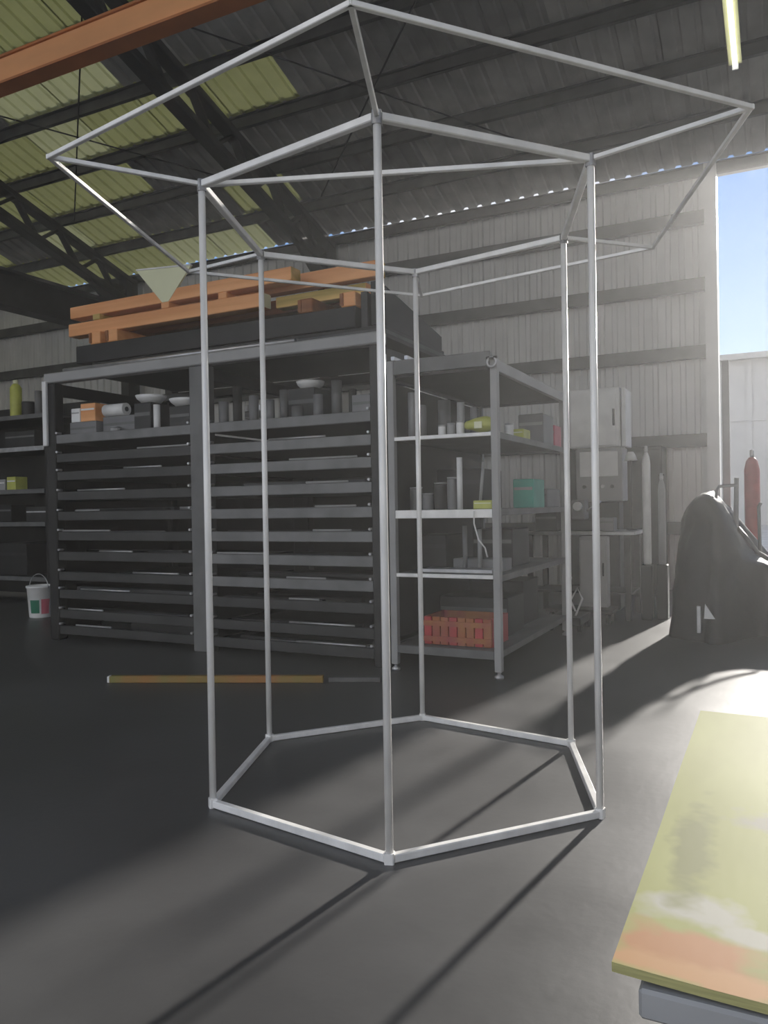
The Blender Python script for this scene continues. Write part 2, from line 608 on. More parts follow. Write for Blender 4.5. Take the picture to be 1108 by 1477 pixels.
# runway beam and orange crane beam
rb = thing('runway_beam', 'dark steel runway beam along the left side below the roof', 'beam', (-10.1, 4, 4.3))
MB().b(-10.25, -9.95, YF, YB - .2, 4.30, 4.34).part('bottom_flange', 'rafter', rb)
MB().b(-10.25, -9.95, YF, YB - .2, 4.80, 4.85).part('top_flange', 'rafter', rb)
MB().b(-10.12, -10.08, YF, YB - .2, 4.33, 4.81).part('web', 'rafter', rb)
for y in (2.2, 7.4, 11.4):
    MB().b(-10.18, -10.02, y - .09, y + .09, 0, 4.3).part('column', 'rafter', rb)
cb = thing('crane_beam', 'orange painted overhead crane beam crossing under the roof', 'crane', (-4, 4.6, 4.92))
MB().b(-10.3, 3.5, 4.52, 4.68, 4.92, 4.94).part('bottom_flange', 'orange_dk', cb)
MB().b(-10.3, 3.5, 4.52, 4.68, 5.14, 5.16).part('top_flange', 'orange_dk', cb)
MB().b(-10.3, 3.5, 4.54, 4.66, 4.939, 5.141).part('web', 'orange', cb)
MB().b(-10.45, -9.75, 4.0, 5.2, 4.852, 4.98).part('end_truck', 'orange_dk', cb)

# ------------------------------------------------------------------ hexagonal steel frame
HC = Vector((-1.580, 3.403, 0))
HP = []
HO = []
base_pts = [(-2.186, 2.679), (-1.256, 2.516), (-.650, 3.240), (-.974, 4.126), (-1.903, 4.289), (-2.509, 3.566)]
rim_pts = [(-2.573, 2.217), (-1.049, 1.949), (-.056, 3.135), (-.586, 4.589), (-2.110, 4.856), (-3.104, 3.670)]
HH = 2.70
hexf = thing('hexagonal_frame', 'tall bare hexagonal frame of welded silver steel tube with flared rim', 'steel frame', HC)
T = .030
for i in range(6):
    p, q = Vector((*base_pts[i], 0)), Vector((*base_pts[(i + 1) % 6], 0))
    o, o2 = Vector((*rim_pts[i], 0)), Vector((*rim_pts[(i + 1) % 6], 0))
    out = (p - HC).normalized()
    MB().tube([p, p + Vector((0, 0, HH))], T / 2, 20).part('post', 'galv', hexf)
    d = (q - p).normalized()
    MB().bar(p + d * T * .5 + Vector((0, 0, T / 2 + .002)), q - d * T * .5 + Vector((0, 0, T / 2 + .002)), T, T).part('base_rail', 'galv', hexf)
    MB().bar(p + d * T * .5 + Vector((0, 0, HH - T / 2)), q - d * T * .5 + Vector((0, 0, HH - T / 2)), T, T).part('top_rail', 'galv', hexf)
    r_ = .018
    MB().bar(p + out * T * .4 + Vector((0, 0, HH - .012)), o + Vector((0, 0, HH + .006)), r_, r_).part('outrigger', 'galv', hexf)
    d2 = (o2 - o).normalized()
    MB().bar(o - d2 * .008 + Vector((0, 0, HH + .006)), o2 + d2 * .008 + Vector((0, 0, HH + .006)), r_, r_).part('rim_rail', 'galv', hexf)
    MB().bar(p + Vector((0, 0, HH - .045)), p + Vector((0, 0, HH + .004)), T * 1.18, T * 1.18, up=out).part('weld_joint', 'weld', hexf)
    MB().bar(p + Vector((0, 0, 0.0)), p + Vector((0, 0, .040)), T * 1.2, T * 1.2, up=out).part('foot', 'galv', hexf)
A_, C_ = Vector((*base_pts[0], HH - .016)), Vector((*base_pts[2], HH - .016))
dd = (C_ - A_).normalized()
MB().bar(A_ + dd * .02, C_ - dd * .02, .02, .02).part('tie_bar', 'galv', hexf)

# ------------------------------------------------------------------ plywood sheet on a steel table
TX0, TX1, TY0, TY1, TZ = -.175, 1.25, .925, 2.16, .735
tb = thing('work_table', 'grey steel work table carrying the plywood sheet', 'table', (.5, 1.5, 0))
MB().rbox(TX0 + .03, TX1 - .02, TY0 - .005, TY0 + .045, TZ - .037, TZ - .002).part('front_rail', 'grey', tb)
MB().rbox(TX0 + .03, TX1 - .02, TY1 - .06, TY1 - .01, TZ - .037, TZ - .002).part('rear_rail', 'rack_lt', tb)
MB().rbox(TX0 + .03, TX0 + .08, TY0 + .046, TY1 - .061, TZ - .037, TZ - .002).part('side_rail', 'grey', tb)
MB().rbox(TX1 - .07, TX1 - .02, TY0 + .046, TY1 - .061, TZ - .037, TZ - .002).part('side_rail', 'grey', tb)
for x in (TX0 + .09, TX1 - .08):
    for y in (TY0 + .08, TY1 - .1):
        MB().rbox(x - .025, x + .025, y - .025, y + .025, 0, TZ - .0375).part('leg', 'rack', tb)
ps = thing('plywood_sheet', 'yellowish plywood sheet lying on the table in the near right corner', 'plywood', (.5, 1.5, TZ))
mb = MB()
NX, NY = 26, 26
vs = []
for j in range(NY + 1):
    for i in range(NX + 1):
        x = TX0 + (TX1 - TX0) * i / NX
        y = TY0 + (TY1 - TY0) * j / NY
        ed = max(0, 1 - (x - TX0) / .22)
        z = TZ + .012 + .006 * ed * ed * (1 - .6 * (y - TY0)) + .0012 * math.sin(9 * y + 4 * x)
        vs.append((x, y, z))
n1 = NX + 1
top_f = [(j * n1 + i, j * n1 + i + 1, (j + 1) * n1 + i + 1, (j + 1) * n1 + i) for j in range(NY) for i in range(NX)]
mb.add(vs, top_f, True)
mb.part('face_veneer', 'ply', ps)
mb = MB()
loop = [j * n1 for j in range(NY, 0, -1)] + [i for i in range(NX)] + [j * n1 + NX for j in range(NY)] + [NY * n1 + i for i in range(NX, 0, -1)]
lv = [vs[k] for k in loop]
k = len(lv)
mb.add([(x, y, z - .0002) for x, y, z in lv] + [(x, y, z - .0112) for x, y, z in lv], [(i, (i + 1) % k, k + (i + 1) % k, k + i) for i in range(k)])
mb.add([(x, y, z - .0112) for x, y, z in vs], [tuple(reversed(f)) for f in top_f])
mb.part('ply_edge', 'ply_edge', ps)


# ------------------------------------------------------------------ big bar rack
RX = (-6.50, -4.62, -2.83)
RY0, RY1 = 5.55, 7.35
rack = thing('bar_rack', 'huge dark steel stock rack with rows of trays behind the hexagonal frame', 'rack', (-4.65, 6.4, 0))
for x, w, mt in ((RX[0], .12, 'rack_blk'), (RX[1], .20, 'rack_lt'), (RX[2], .10, 'rack')):
    MB().rbox(x - w / 2, x + w / 2, RY0, RY0 + .12, 0, 2.58, .01).part('front_post', mt, rack)
    MB().rbox(x - w / 2, x + w / 2, RY1 - .12, RY1, 0, 2.58, .01).part('rear_post', 'rack_blk', rack)
    MB().rbox(x - .03, x + .03, RY0 + .12, RY1 - .12, 2.46, 2.58, .006).part('cross_beam', 'rack_blk', rack)
MB().rbox(RX[0] - .075, RX[0] - .02, RY0 - .035, RY0 - .001, 1.95, 2.60, .006).part('upright_strip', 'white', rack)
MB().rbox(RX[0] - .08, RX[2] + .06, RY0 - .01, RY0 + .11, 2.582, 2.68, .01).part('top_beam', 'grey', rack)
MB().rbox(RX[0] - .08, RX[2] + .06, RY1 - .11, RY1 + .01, 2.582, 2.68, .01).part('top_beam', 'rack', rack)
MB().b(RX[0] - .02, RX[0] - .005, RY0 + .121, RY1 - .121, .05, 1.98).part('side_sheet', 'rack_blk', rack)  # added dark sheet, hides the lighter wall seen through the trays
# right-hand end brace, bright angle seen from the camera
MB().rbox(RX[2] + .052, RX[2] + .085, RY0 + .005, RY0 + .05, 0, 2.5, .005).part('edge_angle', 'bar_lt', rack)
# added dark backing, its black stands in for shade behind the trays
MB().b(RX[0], RX[2], RY1 - .02, RY1 - .005, .05, 1.98).part('shade_backing', 'rack_blk', rack)
bays = ((RX[0] + .06, RX[1] - .10, 'left'), (RX[1] + .10, RX[2] - .05, 'right'))
TRAYZ = [.06, .22, .42, .60, .80, 1.00, 1.20, 1.40, 1.60, 1.78, 1.97]
rng = random.Random(4)
ORD = ('first', 'second', 'third', 'fourth', 'fifth', 'sixth', 'seventh', 'eighth', 'ninth', 'tenth', 'eleventh')
for bx0, bx1, side_n in bays:
    for k, z in enumerate(TRAYZ):
        hgt = .088
        mt = 'rack_tray' if (z > 1.9) else ('rack_mid' if side_n == 'left' else ('rack_tray' if z > .5 else 'rack_mid'))
        t = MB().rbox(bx0, bx1, RY0 + .015, RY0 + .045, z, z + hgt, .005).part('tray_front', mt, rack)
        MB().b(bx0, bx1, RY0 + .045, RY1 - .13, z, z + .012).part('tray_deck', 'rack_blk', t)
        for px in (bx0 + .02, bx1 - .02):
            MB().tube([(px, RY0 - .004, z + hgt + .018), (px, RY0 + .06, z + hgt + .018)], .011, 8).part('bolt', 'bar_lt', t)
for bx0, bx1, side_n in bays:
    for k, z in enumerate(TRAYZ[:-1]):
        for j in range(3):
            ln = (bx1 - bx0) * rng.uniform(.35, .93)
            xs = rng.uniform(bx0 + .02, bx1 - .02 - ln)
            y = RY0 + .11 + .125 * j + rng.uniform(-.01, .01)
            s = rng.choice([.04, .05, .06, .08, .10])
            bright = rng.random() < .22
            lab = ('front', 'middle', 'rear')[j] + (' bright' if bright else ' dark') + ' steel bar in the ' + ORD[k] + ' tray from below, ' + side_n + ' rack bay'
            g = 'steel bars in the ' + side_n + ' rack bay'
            zz = z + .0125
            mbb = MB()
            if rng.random() < .5:
                mbb.rbox(xs, xs + ln, y - s / 2, y + s / 2, zz, zz + s * (1.3 if rng.random() < .5 else 1), .002)
            else:
                mbb.tube([(xs, y, zz + s / 2), (xs + ln, y, zz + s / 2)], s / 2, 10)
            mbb.solo('steel_bar', 'bar_lt' if bright else 'bar_dk', lab, 'steel bar', g)

for bi, (bx0, bx1, side_n) in enumerate(bays):
    for k, z in enumerate(TRAYZ[:-1]):
        ln = rng.uniform(.25, .7)
        xs = rng.uniform(bx0 + .03, bx1 - .03 - ln)
        zz = z + .0885
        MB().tube([(xs, RY0 + .03, zz + .009), (xs + ln, RY0 + .03, zz + .009)], .009, 8).solo(
            'round_rod', 'bar_lt' if rng.random() < .6 else 'grey', 'thin rod on the front lip of the ' + ORD[k] + ' tray from below, ' + side_n + ' rack bay', 'rod', 'thin rods on the tray lips')

# --- things standing on the top tray of the rack (z of deck 1.982)
DZ = 1.9825


def can(x, y, z, r, h, m, label, cat='can', name='tin', lid='bar_lt', group=None):
    t_ = thing(name, label, cat, (x, y, z), group)
    MB().lathe((x, y, z), [(r * .97, 0), (r, .006), (r, h - .01), (r * .97, h)], 16).part('body', m, t_)
    MB().lathe((x, y, z + h), [(r * .9, 0), (r * 1.02, .003), (r * 1.02, .012), (r * .85, .012)], 16).part('lid', lid, t_)
    return t_


def carton(x0, x1, y0, y1, z0, z1, m, label, m2='white', cat='box', name='carton'):
    t_ = thing(name, label, cat, ((x0 + x1) / 2, (y0 + y1) / 2, z0))
    MB().rbox(x0, x1, y0, y1, z0, z1, .006).part('body', m, t_)
    MB().b(x0 + .01, x1 - .01, y0 - .002, y0, z0 + (z1 - z0) * .62, z0 + (z1 - z0) * .72).part('tape', m2, t_)
    return t_


def pipe_off(x, y, z, r, h, m, label, group=None, lean=0.0):
    m_ = MB()
    n = 14
    pr = [(r, 0), (r, h), (r * .8, h), (r * .8, .01)]
    m_.lathe((x, y, z), pr, n)
    if lean:
        m_.v = [(vx + lean * (vz - z), vy, vz) for vx, vy, vz in m_.v]
    return m_.solo('pipe_offcut', m, label, 'pipe', group)


carton(-6.20, -6.00, 5.66, 5.86, DZ + .20, DZ + .38, 'timber', 'orange carton on a grey box at the left end of the rack top tray', 'white')
carton(-6.33, -5.97, 5.64, 5.92, DZ, DZ + .199, 'midgrey', 'grey box under the orange carton on the rack top tray', 'rack_lt', name='storage_box')
carton(-6.33, -6.21, 5.66, 5.86, DZ + .20, DZ + .34, 'white', 'small white box left of the orange carton on the rack', 'grey')
rl = thing('paper_roll', 'white roll lying on boxes in the left rack bay', 'roll', (-5.82, 5.7, DZ + .22))
MB().tube([(-5.93, 5.74, DZ + .30), (-5.66, 5.74, DZ + .30)], .062, 14).part('roll', 'white', rl)
MB().tube([(-5.935, 5.74, DZ + .30), (-5.655, 5.74, DZ + .30)], .024, 10).part('core', 'rack_lt', rl)
carton(-5.95, -5.50, 5.71, 6.03, DZ, DZ + .237, 'midgrey', 'long grey box under the white roll on the rack', 'rack_lt', name='storage_box')


def pan(x, y, z, r, label, m='white'):
    t_ = thing('shallow_pan', label, 'pan', (x, y, z))
    MB().lathe((x, y, z), [(r * .55, 0), (r * .9, .045), (r, .075), (r * .94, .075), (r * .82, .05), (r * .5, .012)], 20).part('bowl', m, t_)
    MB().lathe((x, y, z + .012), [(r * .3, 0), (r * .3, .05), (r * .2, .06)], 12).part('hub', 'rack_lt', t_)
    return t_


carton(-5.47, -5.26, 5.64, 5.92, DZ, DZ + .33, 'rack', 'dark box below the left white pan on the rack', 'rack_lt', name='storage_box')
pan(-5.36, 5.76, DZ + .331, .15, 'shallow white pan on a dark box left of the white upright tube')
carton(-5.05, -4.80, 5.66, 5.95, DZ, DZ + .27, 'rack', 'dark box beside the wide rack post on the top tray', 'rack_lt', name='storage_box')
pan(-4.95, 5.80, DZ + .271, .17, 'shallow grey-white pan on the dark box by the wide rack post', 'white')
pipe_off(-5.20, 5.66, DZ, .032, .30, 'white', 'white upright tube between the two shallow pans on the rack')
MB().rbox(-5.0, -4.74, 5.60, 5.655, DZ, DZ + .035).solo('flat_bar', 'white', 'short white flat bar at the front edge of the rack top tray', 'flat bar')
can(-5.72, 5.652, DZ, .05, .11, 'grey', 'small grey tin in front of the long grey box on the rack', name='paint_tin')
# right bay of the top tray
rng = random.Random(12)
x = -4.45
for k in range(9):
    h = rng.uniform(.16, .40)
    r = rng.uniform(.03, .055)
    pipe_off(x, 5.68 + rng.uniform(-.03, .05), DZ, r, h, rng.choice(['rack_lt', 'midgrey', 'grey', 'rack']),
             ORD[k] + ' pipe offcut from the left in the right bay of the rack top tray', 'pipe offcuts on the rack top tray')
    x += rng.uniform(.13, .20)
carton(-3.08, -2.90, 5.62, 5.9, DZ, DZ + .22, 'midgrey', 'grey box at the right end of the rack top tray', 'rack_lt', name='storage_box')
carton(-3.86, -3.58, 5.86, 6.2, DZ, DZ + .36, 'rack', 'dark box behind the pipe offcuts in the right rack bay', 'rack_lt', name='storage_box')
pan(-3.72, 6.02, DZ + .361, .13, 'white shallow pan on the dark box behind the pipe offcuts')
pan(-3.22, 5.98, DZ, .10, 'small white pan between pipe offcuts and the right end box')
for k, zz in enumerate((0.0, .061, .122, .183)):
    MB().rbox(-4.30 + .004 * k, -4.13 + .006 * k, 5.80, 6.0, DZ + zz, DZ + zz + .06, .006).solo(
        'steel_block', ('bar_lt' if k % 2 else 'midgrey'),
        ['lowest grey steel block of the stack in the right rack bay', 'second steel block from below in the stack, bright faced',
         'third steel block from below in the stack, grey', 'topmost bright steel block of the stack in the right rack bay'][k], 'steel block')

# --- on top of the rack: sheets, bars, bearers and timber beams
SZ = 2.6805
for k in range(3):
    MB().rbox(-6.3 + .05 * k, -2.84 - .02 * k, 5.72 + .05 * k, 7.22 - .03 * k, SZ + .04 * k, SZ + .04 * k + .038, .004).solo(
        'steel_sheet', 'rack_blk' if k != 1 else 'bar_dk', ['lowest dark sheet lying on top of the rack', 'middle dark sheet lying on top of the rack', 'uppermost dark sheet lying on top of the rack'][k], 'sheet')
MB().tube([(-6.35, 5.60, SZ + .022), (-3.6, 5.60, SZ + .022)], .02, 10).solo('steel_pipe', 'bar_lt', 'long thin bright pipe on the front edge of the rack top', 'pipe')
SZ2 = SZ + .1205
# dark stack at the right end
MB().prism([(5.80, SZ2), (7.15, SZ2), (7.15, SZ2 + .14), (5.80, SZ2 + .36)], 'x', -2.98, -2.90).solo('steel_plate', 'rack_blk', 'dark plate standing on edge at the right end of the rack top', 'plate')
MB().prism([(5.85, SZ2), (7.10, SZ2), (7.10, SZ2 + .12), (5.85, SZ2 + .30)], 'x', -3.10, -3.04).solo('steel_plate', 'rack', 'second dark plate standing on edge behind the rack end plate', 'plate')
bars = [(-2.64, 5.49, 2.436, -2.62, 7.60, 2.376), (-2.53, 5.50, 2.436, -2.55, 7.2, 2.387)]
for k, (x0, y0, z0, x1, y1, z1) in enumerate(bars):
    MB().bar((x0, y0, z0), (x1, y1, z1), .03, .03).solo('angle_bar', 'bar_lt', ['bright bar lying on the shelf top next to the rack', 'short bright bar beside the longer one on the shelf top'][k], 'bar')

# bearers (z SZ2 .. ) and timbers
for k, y in enumerate((5.80, 6.30)):
    m_ = MB()
    m_.rbox(-6.40, -3.13, y, y + .12, SZ2, SZ2 + .18, .006)
    m_.solo('box_section', 'rack_blk', ['front dark steel box section under the timber bearers', 'rear dark steel box section under the timber bearers'][k], 'steel section')
bearz = SZ2 + .1805
for k, xx in enumerate((-6.38 + .25, -5.9, -3.62, -3.20)):
    lab = ['leftmost wooden bearer block under the timber beams', 'second wooden bearer block from the left under the timber beams',
           'wooden bearer block under the right part of the timber beams', 'rightmost wooden bearer block under the timber beams'][k]
    t_ = thing('bearer_block', lab, 'timber', (xx, 6.0, bearz))
    MB().rbox(xx - .07, xx + .07, 5.80, 6.5, bearz, bearz + .124, .008).part('block', 'timber' if k != 2 else 'timber_d', t_)
    MB().rbox(xx - .075, xx - .04, 5.79, 5.80 - .001, bearz + .01, bearz + .115, .002).part('end_paint', 'timber_d', t_)


def timber(p0, p1, w, h, m, label, name='timber_beam', endm=None):
    p0, p1 = Vector(p0), Vector(p1)
    org = Vector(((p0.x + p1.x) / 2, (p0.y + p1.y) / 2, min(p0.z, p1.z) - h / 2))
    t_ = thing(name, label, 'timber', org)
    MB().bar(p0, p1, w, h, ch=.05).part('beam', m, t_)
    d_ = (p1 - p0).normalized()
    MB().bar(p0 - d_ * .004, p0, w * .96, h * .96, ch=.05).part('end_grain', endm or 'timber_d', t_)
    MB().bar(p1, p1 + d_ * .004, w * .96, h * .96, ch=.05).part('end_grain', endm or 'timber_d', t_)
    return t_


BZ = bearz + .1245
timber((-6.55, 5.92, BZ + .065), (-4.1, 5.90, BZ + .065), .14, .13, 'timber', 'lower front orange timber beam on the rack top', endm='cream')
timber((-4.03, 6.02, BZ + .05), (-3.10, 6.0, BZ + .05), .12, .10, 'timber_y', 'short yellow timber at the right of the lower beam', endm='timber')
timber((-6.45, 6.22, BZ + .065), (-3.4, 6.2, BZ + .065), .14, .13, 'timber_d', 'lower rear brown timber beam on the rack top')
for k, xx in enumerate((-6.15, -5.24, -4.55)):
    t_ = MB().rbox(xx - .05, xx + .05, 5.84, 6.3, BZ + .1305, BZ + .1905, .006).solo(
        'spacer_stick', 'timber' if k else 'timber_y', ['leftmost spacer stick between the upper and lower timber beams', 'middle spacer stick between the upper and lower timber beams', 'right spacer stick between the upper and lower timber beams'][k], 'timber')
UZ = BZ + .191
timber((-6.55, 5.95, UZ + .06), (-3.78, 5.90, UZ + .06), .15, .12, 'timber', 'upper front orange timber beam on the rack top', endm='timber_y')
timber((-6.5, 6.22, UZ + .07), (-3.05, 6.15, UZ + .07), .12, .14, 'timber', 'long upper rear timber beam reaching furthest right', endm='timber_y')
timber((-6.62, 6.36, UZ + .045), (-4.6, 6.36, UZ + .045), .10, .09, 'timber_y', 'yellow upper timber behind the orange beams on the left')
tri = thing('triangular_board', 'cream triangular board leaning on the timber beams', 'board', (-5.24, 5.86, 3.30))
MB().prism([(-5.60, 3.65), (-4.92, 3.60), (-5.20, 3.30), (-5.28, 3.30)], 'y', 5.846, 5.868).part('face', 'cream', tri)
MB().prism([(-5.60, 3.665), (-5.60, 3.652), (-4.92, 3.602), (-4.92, 3.615)], 'y', 5.84, 5.874).part('edge_lip', 'white', tri)

# ------------------------------------------------------------------ open shelving unit right of the rack
SX0, SX1, SY0, SY1 = -2.70, -1.80, 5.50, 7.62
sh = thing('shelving_unit', 'tall grey metal shelving unit deep in goods, right of the stock rack', 'shelf', (-2.25, 6.5, 0))
PT = .055
for (x, y, hh) in ((SX0, SY0, 2.42), (SX1 - PT, SY0, 2.36), (SX0, SY1 - PT, 2.36), (SX1 - PT, SY1 - PT, 2.36)):
    p_ = MB().rbox(x, x + PT, y, y + PT, .05, hh, .004).part('post', 'grey', sh)
    MB().lathe((x + PT / 2, y + PT / 2, 0), [(.035, 0), (.035, .018), (.014, .03), (.014, .0505)], 12).part('foot', 'bar_lt', p_)
MB().rbox(SX0 + PT, SX1 - PT, SY0 + .005, SY0 + .04, 2.31, 2.42, .004).part('top_rail', 'rack_lt', sh)
MB().rbox(SX0 + PT, SX1 - PT, SY1 - .04, SY1 - .005, 2.27, 2.36, .004).part('top_rail', 'rack_lt', sh)
MB().rbox(SX1 - .045, SX1 - .005, SY0 + PT, SY1 - PT, 2.27, 2.355, .004).part('side_rail', 'grey', sh)
MB().rbox(SX0 + .005, SX0 + .045, SY0 + PT, SY1 - PT, 2.27, 2.355, .004).part('side_rail', 'rack_lt', sh)
MB().b(SX0 + .046, SX1 - .046, SY0 + .041, SY1 - .041, 2.29, 2.31).part('top_deck', 'rack', sh)
SHZ = (.20, .76, 1.25, 1.82)
for z in SHZ:
    s_ = MB().b(SX0 + .01, SX1 - .01, SY0 + PT, SY1 - PT, z - .02, z).part('shelf', 'rack_lt', sh)
    MB().rbox(SX0 + PT, SX1 - PT, SY0 + .002, SY0 + .03, z - (.06 if z in (.2, 1.25) else .025), z + .004, .003).part('shelf_edge', 'galv' if z > .3 else 'rack_lt', s_)
    MB().rbox(SX1 - .03, SX1 - .002, SY0 + PT, SY1 - PT, z - .045, z + .004, .003).part('shelf_edge', 'rack_lt', s_)
    MB().rbox(SX0 + .002, SX0 + .03, SY0 + PT, SY1 - PT, z - .045, z + .004, .003).part('shelf_edge', 'rack_lt', s_)
MB().b(SX0 + .03, SX0 + .036, SY0 + .06, SY1 - .06, .25, 2.25).part('side_sheet', 'rack_blk', sh)
# hook on the top right corner
hk = thing('snap_hook', 'round steel shackle hanging at the top corner of the shelving unit', 'shackle', (-1.83, 5.46, 2.30))
MB().tube([(-1.83 + .035 * math.cos(a * PI / 8), 5.475, 2.33 + .035 * math.sin(a * PI / 8)) for a in range(17)], .010, 8, False).part('ring', 'bar_lt', hk)
MB().tube([(-1.87, 5.475, 2.36), (-1.79, 5.475, 2.36)], .011, 8).part('pin', 'rack', hk)

# bottom shelf: slatted red crate
cr = thing('red_crate', 'red-brown slatted crate on the lowest shelf of the unit', 'crate', (-2.2, 5.8, .20))
cx0, cx1, cy0, cy1 = -2.47, -1.91, 5.62, 6.02
for k in range(8):
    w = (cx1 - cx0) / 8
    MB().rbox(cx0 + k * w + .004, cx0 + (k + 1) * w - .004, cy0, cy0 + .018, .2045, .42, .003).part('slat', 'crate' if k % 3 else 'red', cr)
for z in (.25, .37):
    MB().b(cx0, cx1, cy0 - .012, cy0, z - .02, z + .02).part('rail', 'crate', cr)
MB().b(cx0, cx0 + .018, cy0 + .019, cy1, .2045, .42).part('side', 'crate', cr)
MB().b(cx1 - .018, cx1, cy0 + .019, cy1, .2045, .42).part('side', 'red', cr)
MB().b(cx0 + .019, cx1 - .019, cy1 - .018, cy1, .2045, .42).part('back', 'crate', cr)
MB().b(cx0 + .019, cx1 - .019, cy0 + .019, cy1 - .019, .2045, .24).part('bottom', 'crate', cr)
carton(-2.55, -1.95, 6.15, 6.6, .2045, .52, 'rack', 'dark grey bin behind the red crate on the lowest shelf', 'rack_lt', name='storage_bin')
carton(-2.5, -2.0, 6.75, 7.25, .2045, .60, 'rack_blk', 'black bin at the back of the lowest shelf', 'rack_lt', name='storage_bin')
# second shelf
MB().rbox(-2.48, -1.90, 5.62, 5.80, .7645, .795, .003).solo('flat_bar', 'bar_lt', 'bright flat bar at the front of the second shelf', 'flat bar')
MB().rbox(-2.30, -1.88, 5.84, 6.05, .7645, .86, .004).solo('steel_channel', 'midgrey', 'grey steel channel behind the flat bar on the second shelf', 'channel')
carton(-2.6, -2.36, 5.85, 6.2, .7645, 1.05, 'rack_blk', 'black box at the left of the second shelf', 'rack', name='storage_box')
carton(-2.3, -1.95, 6.3, 6.8, .7645, 1.08, 'rack', 'dark box at the back of the second shelf', 'rack_lt', name='storage_box')
for k, (x, y, h, m) in enumerate(((-2.16, 5.74, .33, 'midgrey'), (-2.06, 5.80, .30, 'grey'))):
    pipe_off(x, y, .7955 if k == 0 else .7955, .018, h, m, ['thin grey rod standing on the flat bar of the second shelf', 'light rod standing beside the thin grey rod on the second shelf'][k])
# third shelf
xs_ = [(-2.56, .05, .17, 'rack_lt'), (-2.46, .045, .12, 'midgrey'), (-2.35, .05, .20, 'rack'), (-2.25, .04, .24, 'midgrey')]
for k, (x, r, h, m) in enumerate(xs_):
    can(x, 5.72, 1.2545, r, h, m, ['leftmost grey tin on the third shelf', 'short grey tin second from left on the third shelf', 'dark tin third from left on the third shelf', 'tall tin fourth from left on the third shelf'][k], name='paint_tin')
pipe_off(-2.165, 5.66, 1.2545, .022, .40, 'white', 'tall white tube standing on the third shelf')
pipe_off(-2.02, 5.70, 1.2545, .012, .36, 'grey', 'thin leaning rod on the third shelf', lean=.10)
carton(-2.03, -1.88, 5.58, 5.68, 1.2545, 1.32, 'yellow', 'yellow box at the right front of the third shelf', 'cream')
MB().tube([(-1.99, 5.485, 1.24), (-1.985, 5.47, 1.15), (-1.95, 5.465, 1.03), (-1.90, 5.465, .97), (-1.885, 5.47, .90)], .006, 6).solo('loose_wire', 'white', 'pale wire hanging from the third shelf edge', 'wire')
carton(-2.5, -2.1, 6.0, 6.5, 1.2545, 1.58, 'rack_blk', 'black box behind the tins on the third shelf', 'rack', name='storage_box')
# top shelf
xs_ = [(-2.58, .05, .26, 'midgrey'), (-2.30, .05, .20, 'rack_lt'), (-2.16, .03, .10, 'grey')]
pipe_off(-2.56, 5.66, 1.8245, .03, .36, 'grey', 'tall grey pipe at the left of the top shelf')
pipe_off(-2.49, 5.70, 1.8245, .035, .26, 'midgrey', 'shorter grey pipe second from left on the top shelf')
pipe_off(-2.34, 5.80, 1.8245, .05, .30, 'rack_lt', 'wide grey pipe third from left on the top shelf')
pipe_off(-2.17, 5.72, 1.8245, .03, .26, 'grey', 'slim grey pipe in the middle of the top shelf')
pipe_off(-2.08, 5.76, 1.8245, .025, .22, 'midgrey', 'slim dark pipe right of the middle on the top shelf')
for k in range(3):
    x = -2.28 + k * .075
    can(x, 5.60, 1.8245, .03, .07 + .01 * k, ['white', 'grey', 'white'][k], ['leftmost small tin at the front of the top shelf', 'middle small grey tin at the front of the top shelf', 'right small tin beside the yellow bag on the top shelf'][k], name='small_tin')
yb = thing('yellow_bag', 'yellow bag lying at the front of the top shelf', 'bag', (-1.97, 5.62, 1.8245))
mb = MB()
n = 14
for j in range(7):
    pass
rows = []
for j in range(9):
    t = j / 8
    rr = .055 * math.sin(PI * (.12 + .76 * t)) ** .5
    rows.append([( -2.09 + .23 * t, 5.62 + rr * 1.1 * math.cos(2 * PI * k / n), 1.893 + rr * math.sin(2 * PI * k / n) * (1 + .2 * math.sin(5 * t + k))) for k in range(n)])
vs = [v for r_ in rows for v in r_]
mb.add(vs, [(j * n + k, j * n + (k + 1) % n, (j + 1) * n + (k + 1) % n, (j + 1) * n + k) for j in range(8) for k in range(n)] + [tuple(range(n)), tuple(8 * n + k for k in range(n))], True)
mb.part('body', 'yellow', yb)
MB().b(-2.00, -1.94, 5.548, 5.553, 1.86, 1.91).part('print', 'cream', yb)
can(-1.87, 6.0, 1.8245, .035, .09, 'white', 'small white tin behind the front post on the top shelf', name='small_tin')
carton(-1.96, -1.84, 6.3, 6.5, 1.8245, 1.91, 'yellow', 'yellow box further back on the top shelf', 'cream')
carton(-2.05, -1.82, 6.85, 7.2, 1.8245, 2.09, 'midgrey', 'grey carton near the back of the top shelf', 'grey')
carton(-1.98, -1.82, 7.25, 7.5, 1.8245, 2.02, 'pink', 'faded red carton at the back of the top shelf', 'grey')
carton(-2.0, -1.82, 6.95, 7.4, 1.2545, 1.42, 'midgrey', 'grey carton at the back of the third shelf', 'rack_lt')
carton(-2.0, -1.82, 6.5, 6.85, 1.2545, 1.50, 'teal', 'teal green carton on the third shelf near the back', 'grey')

